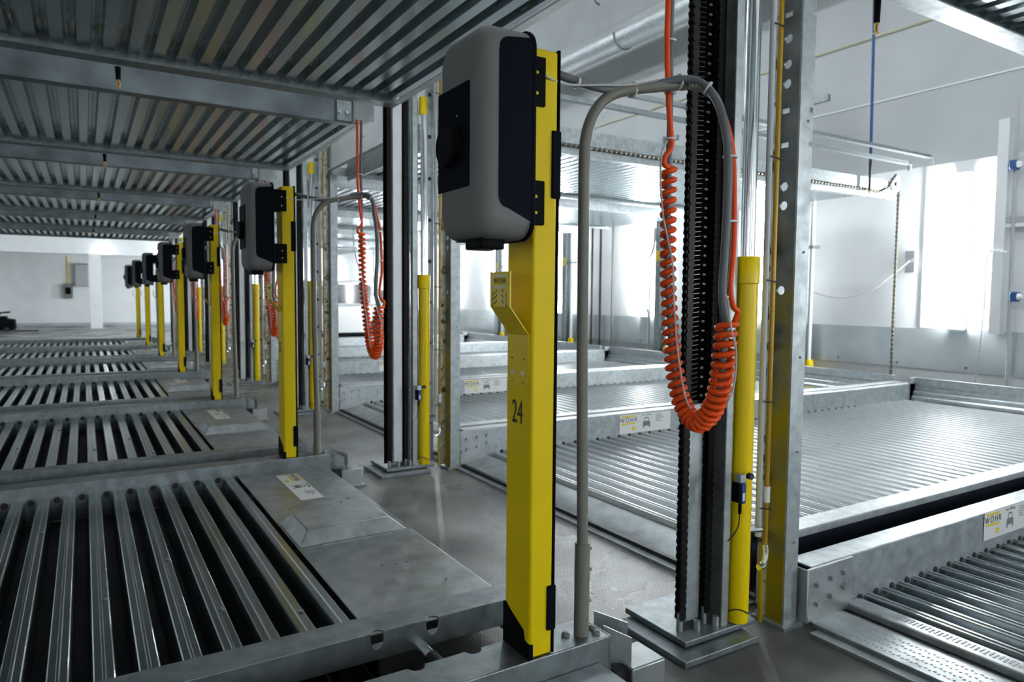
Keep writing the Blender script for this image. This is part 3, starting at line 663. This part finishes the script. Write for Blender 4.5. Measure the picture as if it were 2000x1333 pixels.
# ================================================================== LIFT COLUMNS
ZT = 2.75
LINK = []
def link_poly(n=6):
    r, h = .0150, .0127; pts = []
    for i in range(-3, 4): a = math.radians(90+i*40); pts.append((r*math.cos(a), h+r*math.sin(a)))
    pts.append((-.0105, 0))
    for i in range(-3, 4): a = math.radians(270+i*40); pts.append((r*math.cos(a), -h+r*math.sin(a)))
    pts.append((.0105, 0)); return pts
def link_mb(x, y, z, odd):
    mb = MB(); dy = .003 if odd else 0
    for yy in ((y-.014+dy, y-.011+dy), (y+.008-dy, y+.011-dy)): mb.prism([(x+a, z+b) for a, b in link_poly()], 'y', yy[0], yy[1])
    mb.cyl((x, y-.013, z+.0127), (x, y+.012, z+.0127), .006, 8)
    return mb
CH = (1.668, 1.783); CY = 1.635
def make_column(k, detail):
    d = S*k
    t = thing('lift_column', (1.74, 1.66+d, 0), 'lift column with two black chains beside %s' % by(k), 'column', 'chain lift columns')
    part('floor_frame', MB().prism([(1.56,1.50+d),(1.90,1.50+d),(1.90,1.545+d),(1.605,1.545+d),(1.605,1.82+d),(1.56,1.82+d)], 'z', 0, .022), GALVB, t, bevel=.003)
    part('floor_skirt', MB().box(1.60, 1.90, 1.54+d, 1.84+d, 0, .018), GALVB, t)
    part('base_plate', MB().box(1.625, 1.96, 1.565+d, 1.86+d, .022, .042), GALVB, t, bevel=.003)
    part('mast_web', MB().box(1.700, 1.83, 1.672+d, 1.682+d, .04, ZT), GALV, t)
    part('mast_flange', MB().prism([(1.812,1.585+d),(1.845,1.585+d),(1.845,1.69+d),(1.838,1.69+d),(1.838,1.592+d),(1.812,1.592+d)], 'z', .04, ZT), GALV, t, bevel=.002)
    part('cover', MB().prism([(1.692,1.665+d),(1.700,1.640+d),(1.762,1.640+d),(1.770,1.665+d)], 'z', .06, .80 if detail else ZT), GALV if detail else ZINCB, t, bevel=.004)
    part('side_plate', MB().box(1.795, 1.812, 1.64+d, 1.648+d, .06, .78), GALV, t)
    for z in (.30, .52, .68): part('rivet', MB().cyl((1.803, 1.64+d, z), (1.803, 1.634+d, z), .005, 8), INKG, t)
    # cable carrier between the chains
    if detail:
        part('cable_carrier', MB().box(1.688, 1.768, 1.650+d, 1.668+d, .81, ZT), CARRIER, t)
        part('carrier_back', MB().box(1.768, 1.835, 1.652+d, 1.668+d, .78, ZT), CARRIER, t)
    else:
        for x in CH: part('chain_guide', MB().box(x-.026, x+.024, 1.650+d, 1.662+d, .06, ZT), CARRIER, t)
    n = int((ZT-.82)/.0155)
    if detail:
        me = MB().quadbox([(-.016,-.005,-.0022),(.014,-.003,.0012),(.014,.004,.0012),(-.016,.004,-.0022),(-.016,-.005,-.0008),(.014,-.003,.0026),(.014,.004,.0026),(-.016,.004,-.0008)]).mesh(); me.materials.append(mat('carrier_link_metal', (.10, .10, .10), .3, .8)); me.name = 'carrier_link'
        m2 = MB().box(-.006, .006, -.003, .003, -.002, .0045).mesh(); m2.materials.append(GLINT); m2.name = 'carrier_glint'
        off = Vector(OFF[t.name])
        for i in range(n):
            z = .825+i*.0155
            o = bpy.data.objects.new('carrier_link', me); COL.objects.link(o); o.parent = t; o.location = Vector((1.716, 1.645+d, z))-off
            if i % 2 == 0:
                o = bpy.data.objects.new('carrier_glint', m2); COL.objects.link(o); o.parent = t; o.location = Vector((1.752, 1.646+d, z))-off
    nl = int((ZT-.10)/.0254)
    for ci, x in enumerate(CH):
        zs = [.105+i*.0254 for i in range(nl)]
        if detail:
            off = OFF[t.name]
            for odd in (0, 1):
                me = link_mb(x, CY+d, 0, odd).mesh((off[0], off[1], 0)); me.materials.append(CHAIN); me.name = 'chain_link'; me.shade_smooth(); me.set_sharp_from_angle(angle=.6)
                for z in zs[odd::2]:
                    o = bpy.data.objects.new('chain_link', me); COL.objects.link(o); o.parent = t; o.location = (0, 0, z-off[2])
        else:
            mb = MB()
            for i, z in enumerate(zs): mb.prism([(x+a, z+b) for a, b in link_poly()], 'y', CY+d-.013+.003*(i % 2), CY+d+.010-.003*(i % 2))
            part('chain', mb, CHAIN, t, kind='stuff')
        part('chain_anchor', MB().cyl((x, CY+d, .04), (x, CY+d, .10), .011, 14), BRACK, t)
    for (x, y) in ((1.722, 1.61), (1.80, 1.60), (1.93, 1.60)): part('base_nut', MB().cyl((x, y+d, .042), (x, y+d, .075), .012, 6), BRACK, t)
    return t
for k in range(7): make_column(k, k == 0)

def make_cylinder():
    t = thing('hydraulic_cylinder', (1.893, 1.588, 0), 'yellow hydraulic cylinder with chrome rod beside the post marked twenty-four', 'cylinder', 'yellow hydraulic cylinders')
    x, y = 1.893, 1.588
    part('barrel', MB().cyl((x, y, .045), (x, y, 1.20), .037, 28), YELG, t)
    part('collar', MB().tube([(x, y, 1.198), (x, y, 1.202), (x, y, 1.285), (x, y, 1.29)], [.036, .041, .041, .038], 28), YELG, t)
    part('rod', MB().cyl((x, y, 1.29), (x, y, 2.32), .024, 24), CHROME, t)
    part('guide_tube', MB().cyl((x-.040, y+.028, .05), (x-.040, y+.028, 2.40), .010, 12), CHROME, t)
    part('rod_cap', MB().cyl((x-.006, y, 2.31), (x-.006, y, 2.42), .027, 20), YELG, t)
    part('foot_strap', MB().tube([(x+.0385*math.cos(a), y+.0385*math.sin(a), .085+.012*math.sin(a*2)) for a in [2*math.pi*i/20 for i in range(21)]], .0025, 6), TIE, t)
    part('inlet', MB().cyl((x+.03, y-.02, .36), (x+.062, y-.045, .365), .010, 8), CHROME, t)
    s = part('sensor', MB().box(1.826, 1.846, 1.525, 1.55, .475, .545), BLUE, t, bevel=.003)
    part('sensor_back', MB().box(1.815, 1.827, 1.53, 1.56, .48, .545), BLACK, s)
    part('sensor_head', MB().box(1.820, 1.846, 1.528, 1.55, .546, .572), BRACK, s)
    part('roller_arm', MB().box(1.845, 1.865, 1.53, 1.536, .558, .568), BLACK, s)
    part('roller', MB().cyl((1.868, 1.522, .563), (1.868, 1.536, .563), .011, 16), RUBBER, s)
    part('sensor_plug', MB().cyl((1.832, 1.538, .44), (1.832, 1.538, .476), .006, 10), BLACK, s)
    part('sensor_wire', MB().tube(smooth_path([(1.832,1.538,.44),(1.830,1.540,.40),(1.822,1.55,.37),(1.815,1.57,.34)], 5), .002, 6), TIE, s)
    part('sensor_label', MB().box(1.829, 1.840, 1.5245, 1.526, .485, .512), CLEAR, s)
    return t
cy = make_cylinder(); repeat(cy, range(1, 7), lambda k: 'yellow hydraulic cylinder with chrome rod beside %s' % by(k))

def make_pipe():
    t = thing('hydraulic_pipe', (1.985, 1.575, 0), 'ochre pipe strapped to a grey tube beside the post marked twenty-four', 'pipe', 'strapped pipes by the cylinders')
    part('ochre_pipe', MB().cyl((1.992, 1.560, .30), (1.992, 1.560, ZT), .0085, 12), PIPEY, t)
    part('grey_tube', MB().cyl((1.968, 1.572, .33), (1.968, 1.572, ZT), .0105, 12), TUBEG, t)
    part('elbow', MB().tube(smooth_path([(1.992,1.560,.30),(1.990,1.556,.26),(1.972,1.55,.235),(1.950,1.55,.23)], 5), .011, 10), CHROME, t)
    part('pipe_tag', MB().cyl((1.992, 1.560, .45), (1.992, 1.560, .505), .012, 12), CLEAR, t)
    part('drop_tube', MB().cyl((1.995, 1.575, .02), (1.995, 1.575, .30), .009, 10), GALVY, t)
    for z in (.43, .80, 1.21, 1.62, 2.05, 2.45):
        part('strap', MB().tube([(1.955,1.556,z+.004),(1.975,1.549,z),(2.000,1.546,z-.003),(2.008,1.56,z-.003)], .0026, 6), TIE, t)
    return t
pi = make_pipe(); repeat(pi, range(1, 7), lambda k: 'ochre pipe strapped to a grey tube beside %s' % by(k))

def make_channel():
    t = thing('guide_channel', (2.09, 1.565, 0), 'perforated steel guide channel with yellow grease beside the post marked twenty-four', 'channel', 'guide channels of the lifts')
    o = part('web', MB().box(2.055, 2.062, 1.53, 1.602, .012, ZT), GALVY, t)
    holes = []
    for z in (1.18, 1.47, 1.535, 1.88, 1.945, 2.03, 2.32, 2.385): holes.append(MB().cyl((2.04, 1.578, z), (2.08, 1.578, z), .016, 14))
    for z in (1.675, 1.79, 2.11, 2.22): holes.append(MB().box(2.04, 2.08, 1.565, 1.595, z-.009, z+.009))
    cut(o, holes)
    f1 = part('flange', MB().box(2.055, 2.124, 1.523, 1.53, .012, ZT), GALV, t)
    cut(f1, [MB().box(2.105, 2.14, 1.51, 1.54, z-.009, z+.009) for z in (1.675, 1.79, 2.11)])
    part('flange', MB().box(2.055, 2.124, 1.602, 1.609, .012, ZT), GALV, t)
    o = part('grease_strip', MB().box(2.010, 2.055, 1.600, 1.606, .02, ZT), mat('greasy_strip', (.55, .56, .52), .4, .5, noise=.3, nscale=20, stain=((.10, .09, .04), 22, .55, .62)), t)
    part('hole_strip', MB().box(1.925, 1.985, 1.640, 1.646, .04, ZT), GALV, t)
    for i in range(9): part('strip_hole', MB().cyl((1.955, 1.640, .3+i*.27), (1.955, 1.637, .3+i*.27), .013, 10), INK, t)
    part('foot_plate', MB().box(2.03, 2.14, 1.50, 1.64, 0, .012), BRACK, t)
    for z in (.30, .62, .95, 1.31, 1.75, 2.2): part('rivet', MB().cyl((2.098, 1.523, z), (2.098, 1.519, z), .004, 8), INKG, t)
    return t
chn = make_channel(); repeat(chn, range(1, 7), lambda k: 'perforated steel guide channel with yellow grease beside %s' % by(k))

# ================================================================== BACK-WALL COLUMNS, RAILS, SMALL THINGS
def make_rear():
    t = thing('rear_guide_post', (7.98, 5.72, 0), 'grey rear guide post with white rod and yellow foot beside the pilaster lamp', 'post', 'rear guide posts at the white wall')
    part('channel', MB().prism([(7.93,5.78),(8.05,5.78),(8.05,5.90),(8.04,5.90),(8.04,5.79),(7.94,5.79),(7.94,5.90),(7.93,5.90)], 'z', 0, 3.72), GALVB, t)
    part('top_arm', MB().box(7.95, 8.0, 5.50, 5.80, 3.62, 3.70), GALVB, t, bevel=.004)
    part('rod', MB().cyl((8.0, 5.68, .05), (8.0, 5.68, 2.7), .026, 16), WHITE, t)
    part('foot', MB().tube([(8.0,5.68,0),(8.0,5.68,.33),(8.0,5.68,.37)], [.055, .06, .05], 20), YELG, t)
    part('clamp', MB().box(7.96, 8.10, 5.64, 5.78, 1.80, 1.84), BRACK, t)
    part('warning_tag', MB().box(7.926, 7.93, 5.80, 5.88, 1.75, 1.92), YELS, t)
    return t
rr_ = make_rear()
repeat(rr_, range(1, 7), lambda k: 'grey rear guide post with white rod and yellow foot, %s beyond the pilaster lamp' % ORDN[min(k, 6)-1] if k > 0 else '')
for i, (y, z, xe) in enumerate(((4.25, 2.72, 8.1), (4.305, 2.62, 7.75))):
    t = thing('support_rail', (2.4, y, z), ('upper' if i == 0 else 'lower')+' galvanized rail running to the white wall above the chain beam', 'rail')
    part('rail_channel', MB().prism([(y,z),(y+.05,z),(y+.05,z+.05),(y+.045,z+.05),(y+.045,z+.005),(y,z+.005)], 'x', 2.2, xe), GALV, t)
    part('rail_joint', MB().box(4.3+i*.5, 4.34+i*.5, y-.006, y+.056, z-.01, z+.055), BRACK, t)
    part('rail_end', MB().tube([(xe-.02, y+.025, z), (xe-.02, y+.025, z-.06)], .022, 10), BRACK, t)
# chain along the beam, over a sprocket, down to the platform
def bead_chain(path, r0, r1, pitch):
    P = resample(path, pitch/2); return MB().tube(P, [r0 if i % 2 else r1 for i in range(len(P))], 8)
cp = [Vector(p) for p in ((2.25, 4.405, 2.315), (7.10, 4.405, 2.315), (7.32, 4.405, 2.305), (7.46, 4.405, 2.36), (7.56, 4.40, 2.47), (7.64, 4.42, 2.52), (7.72, 4.44, 2.50), (7.755, 4.45, 2.42), (7.755, 4.45, 1.4), (7.75, 4.45, .30))]
single('drive_chain', bead_chain(cp, .011, .018, .05), mat('dull_chain', (.11, .10, .08), .4, .6), (7.75, 4.45, .3), 'long drive chain running along the raised beam and down the white wall', 'chain', smooth=False)
t = thing('chain_sprocket', (7.64, 4.43, 2.43), 'chain sprocket at the end of the raised beam by the wall', 'sprocket')
part('wheel', MB().cyl((7.65, 4.42, 2.42), (7.65, 4.45, 2.42), .085, 20), BRACK, t); part('hub', MB().cyl((7.65, 4.40, 2.42), (7.65, 4.47, 2.42), .03, 12), INKG, t)
part('bearer', MB().box(7.50, 7.68, 4.45, 4.47, 2.25, 2.45), GALV, t)
b = atY(1703, 30, 4.375); b2 = atY(1698, 372, 4.37)
t = thing('blue_pipe', tuple(b2), 'thin blue vertical pipe with black end in front of the raised beam', 'pipe')
part('pipe', MB().cyl((b.x-.01, 4.37, 5.7), (b2.x, 4.37, b2.z+.3), .015, 12), BLUEP, t); part('tail', MB().tube([(b2.x,4.37,b2.z+.31),(b2.x,4.37,b2.z+.25),(b2.x,4.37,b2.z+.2),(b2.x,4.37,b2.z)], [.016,.016,.013,.013], 12), INK, t)
part('tip', MB().cyl((b2.x, 4.37, b2.z), (b2.x, 4.37, b2.z-.03), .01, 8), BRASS, t)
def sprinkler(p, label):
    x, y, z = p
    t = thing('sprinkler_head', p, label, 'sprinkler', 'sprinkler heads under the raised platforms')
    part('cap', MB().tube([(x,y,max(z+.06, 2.30)),(x,y,z+.0)], [.014, .011], 12), BLACK, t)
    part('fitting', MB().cyl((x,y,z), (x,y,z-.012), .008, 10), BRASS, t)
    for s in (-1, 1): part('arm', MB().tube([(x+s*.006,y,z-.012),(x+s*.009,y,z-.024),(x+s*.003,y,z-.036)], .0022, 6), BRASS, t)
    part('bulb', MB().cyl((x,y,z-.012), (x,y,z-.034), .0025, 8), REDB, t)
    part('deflector', MB().cyl((x,y,z-.036), (x,y,z-.038), .011, 12), BRASS, t)
p = atY(1712, 45, 1.58); sprinkler((p.x, 1.58, p.z), 'brass sprinkler head with black cap hanging above the walkway side platform')
p = atY(231, 160, 4.14); 
for k in range(5): sprinkler((p.x, 4.14+S*k, p.z+.01), 'brass sprinkler head hanging under the overhead beam near %s' % by(k+1))
# spiral duct
dy = [2.0+i*.06 for i in range(400)]
t = thing('ventilation_duct', (7.6, 14, 5.4), 'large round spiral ventilation duct under the ceiling along the white wall', 'duct')
part('duct', MB().tube([(7.6, y, 5.4) for y in dy], [.20+(.006 if i % 2 else 0) for i in range(400)], 28), GALV, t)
for y in (6, 9, 12, 15, 18):
    part('hanger', MB().tube([(7.6+.213*math.cos(a), y, 5.4+.213*math.sin(a)) for a in [2*math.pi*i/24 for i in range(25)]], .012, 6), INKG, t)
    part('drop_rod', MB().cyl((7.6, y, 5.61), (7.6, y, 5.8), .008, 8), INKG, t)
# wall conduit with blue clamps by the pilaster
p0 = atX(1988, 190, 8.05); p1 = atX(1966, 742, 8.05)
t = thing('wall_conduit', (8.06, p1.y, 0), 'thin vertical conduit with two blue clamps beside the white pilaster', 'conduit')
part('pipe', MB().cyl((8.06, p1.y, .1), (8.06, p0.y, p0.z), .018, 12), TUBEG, t)
for py in (322, 580):
    q = atX(1977, py, 8.0); part('clamp', MB().box(8.0, 8.08, q.y-.04, q.y+.03, q.z-.05, q.z+.05), BLUEP, t, bevel=.01)
    part('clamp_cap', MB().tube([(8.0,q.y-.05,q.z),(8.0,q.y-.09,q.z)], [.035,.02], 10), WHITE, t)
q = atX(1975, 430, 8.05)
t = thing('wall_bracket', (8.1, q.y, q.z), 'perforated steel strip bracket beside the white pilaster', 'bracket')
part('strip', MB().box(8.05, 8.15, q.y-.6, q.y+.14, q.z-.02, q.z+.03), BRACK, t); part('support', MB().box(8.06, 8.15, q.y-.5, q.y+.08, q.z-.07, q.z-.02), WHITE, t)
wl = [atX(x, y, 8.08) for x, y in ((1568, 556), (1590, 571), (1641, 582), (1700, 568), (1745, 535), (1776, 510))]
single('slack_wire', MB().tube(smooth_path(wl, 6), .009, 8), CABLEW, tuple(wl[-1]), 'white wire sagging along the white wall to a grey socket', 'wire')
q = wl[-1]
t = thing('wall_socket', (8.12, q.y, q.z), 'small grey double socket box on the white wall', 'socket')
part('upper_box', MB().box(8.09, 8.15, q.y-.06, q.y+.06, q.z+.02, q.z+.12), TUBEG, t, bevel=.008); part('lower_box', MB().box(8.09, 8.15, q.y-.06, q.y+.06, q.z-.14, q.z+.0), TUBEG, t, bevel=.008)
rp = [atX(x, y, 7.98) for x, y in ((1968, 492), (1930, 498), (1922, 600), (1912, 690), (1906, 742))]; rp.append(Vector((7.9, rp[-1].y, .02)))
single('thin_chain', bead_chain(smooth_path(rp, 20), .005, .010, .04), TUBEG, tuple(rp[-1]), 'thin pale chain hanging slack in front of the bright lamp', 'chain', smooth=False)
yl = [atX(1565, 117, 8.42), atX(1790, 47, 8.42)]
single('yellow_conduit', MB().cyl((8.42, yl[0].y+8, yl[0].z), (8.42, yl[1].y-3, yl[1].z), .008, 8), mat('pale_yellow', (.55, .48, .25), .6), tuple(yl[0]), 'thin yellow conduit running level along the upper wall', 'conduit')
for i, y in enumerate((7.2, 9.75, 10.1, 10.35)):
    single('riser_pipe', MB().cyl((8.08, y, .1), (8.08, y, 2.6), .022, 10), mat('dark_riser', (.08, .09, .09), .5), (8.08, y, .1), ('lone dark riser pipe nearer the pilaster on the white wall', 'lone dark riser pipe just short of the paired risers', 'thin dark riser pipe of a close pair on the white wall', 'thin dark riser pipe of a close pair on the white wall')[i], 'pipe', 'dark riser pipes on the wall')
# looped white hose on the wall
hp = [(8.0, 8.6, 2.3), (8.0, 8.65, 1.9), (8.0, 8.95, 1.65), (8.0, 9.12, 1.45), (8.0, 8.95, 1.1), (8.0, 8.72, .9), (8.0, 8.72, .3)]
single('looped_hose', MB().tube(smooth_path(hp, 8), .022, 8), WHITE, (8.04, 8.9, 1.0), 'white hose hanging in a bow on the white wall', 'hose')
# ------------------------------------------------------------------ far end of the hall
x = -.46
t = thing('wall_charger', (x, 29.5, .98), 'small dark wall charger on the far white wall', 'charger')
part('shell', MB().prism(rrect(x-.14, x+.14, .98, 1.50, .05), 'y', 29.34, 29.5), SHELL, t); part('display_band', MB().prism(rrect(x-.08, x+.08, 1.12, 1.36, .03), 'y', 29.33, 29.34), BLACK, t)
part('feed_pipe', MB().cyl((x, 29.47, 1.5), (x, 29.47, 2.45), .02, 8), YELS, t)
t = thing('switch_cabinet', (0, 29.5, 1.4), 'grey switch cabinet beside the small charger on the far wall', 'cabinet')
part('cabinet_body', MB().box(-.25, .17, 29.3, 29.5, 1.40, 2.18), TUBEG, t, bevel=.01); part('cabinet_top', MB().box(-.2, .17, 29.28, 29.5, 2.18, 2.22), INKG, t); part('cabinet_door', MB().box(-.23, .15, 29.29, 29.3, 1.43, 2.15), TUBEG, t, bevel=.006)
t = thing('cleaning_machine', (-2.0, 25.5, 0), 'black floor cleaning machine with raised handle near the far wall', 'machine')
part('machine_body', MB().prism([(-2.9,.04),(-1.78,.04),(-1.74,.12),(-1.76,.36),(-2.0,.40),(-2.4,.36),(-2.9,.30)], 'y', 25.2, 25.8), BLACK, t, bevel=.02)
part('machine_tank', MB().box(-2.35, -1.95, 25.25, 25.75, .38, .46), BLACK, t, bevel=.02)
part('handle', MB().tube([(-2.25,25.3,.44),(-2.1,25.3,.56),(-1.9,25.3,.58),(-1.9,25.7,.58),(-2.1,25.7,.56),(-2.25,25.7,.44)], .022, 8), BLACK, t)
for xx in (-2.6, -1.95): part('wheel', MB().cyl((xx, 25.18, .07), (xx, 25.82, .07), .07, 16), RUBBER, t)
part('brush_skirt', MB().box(-1.78, -1.2, 25.3, 25.7, 0, .03), RUBBER, t)
# parked white car on the sixth platform across the walkway
def make_car(x0, yc, z0):
    t = thing('parked_car', (x0+2.2, yc, z0), 'white car parked on a platform across the walkway', 'car')
    lo = [(0,.22),(0,.55),(.06,.70),(.95,.82),(1.7,.84),(3.5,.86),(4.25,.88),(4.35,.62),(4.32,.22),(3.95,.22)]
    def arch(cx): return [(cx+.36*math.cos(a), .30+.36*math.sin(a)*(1 if math.sin(a) > .1 else 1)-(.08 if abs(math.sin(a)) < .01 else 0)) for a in [math.radians(v) for v in (0, 30, 60, 90, 120, 150, 180)]]
    poly = [(x0+a, z0+b) for a, b in lo[:-1]] + [(x0+a, z0+b) for a, b in arch(3.50)] + [(x0+a, z0+b) for a, b in arch(.85)]
    part('body', MB().prism(poly, 'y', yc-.86, yc+.86), CARW, t, bevel=.05, seg=3)
    cab = [(.95,.82),(1.55,1.30),(1.9,1.40),(3.1,1.42),(3.75,1.25),(4.2,.88)]
    part('cabin', MB().prism([(x0+a, z0+b) for a, b in cab], 'y', yc-.74, yc+.74), CARW, t, bevel=.06, seg=3)
    for s in (-1, 1):
        y = yc+s*.745
        part('side_window', MB().prism([(x0+1.25,z0+.90),(x0+1.62,z0+1.24),(x0+2.35,z0+1.32),(x0+2.35,z0+.90)], 'y', y-.005, y+.005), GLASS, t)
        part('side_window', MB().prism([(x0+2.43,z0+.90),(x0+2.43,z0+1.32),(x0+3.1,z0+1.33),(x0+3.55,z0+1.18),(x0+3.65,z0+.90)], 'y', y-.005, y+.005), GLASS, t)
        y2 = yc+s*.862
        part('sill_trim', MB().box(x0+1.25, x0+3.1, min(y2, y2-s*.02), max(y2, y2-s*.02), z0+.12, z0+.24), BLACK, t)
        for sx in (1.45, 2.39, 3.2): part('door_seam', MB().box(x0+sx, x0+sx+.008, y2-.004, y2+.004, z0+.36, z0+.84), INKG, t)
        for cx in (.85, 3.5):
            yy = yc+s*.76
            wh = part('wheel', MB().tube([(x0+cx, yy-.09, z0+.32), (x0+cx, yy-.07, z0+.32), (x0+cx, yy+.07, z0+.32), (x0+cx, yy+.09, z0+.32)], [.27, .315, .315, .27], 28), RUBBER, t)
            part('rim', MB().cyl((x0+cx, yy+s*.085, z0+.32), (x0+cx, yy+s*.1, z0+.32), .21, 20), CHROME, wh)
    part('bumper', MB().box(x0-.03, x0+.1, yc-.8, yc+.8, z0+.28, z0+.5), BLACK, t, bevel=.03)
    part('headlamp', MB().box(x0-.005, x0+.2, yc-.84, yc-.5, z0+.58, z0+.68), CHROME, t, bevel=.02)
    return t
make_car(2.40, 16.1, .078)
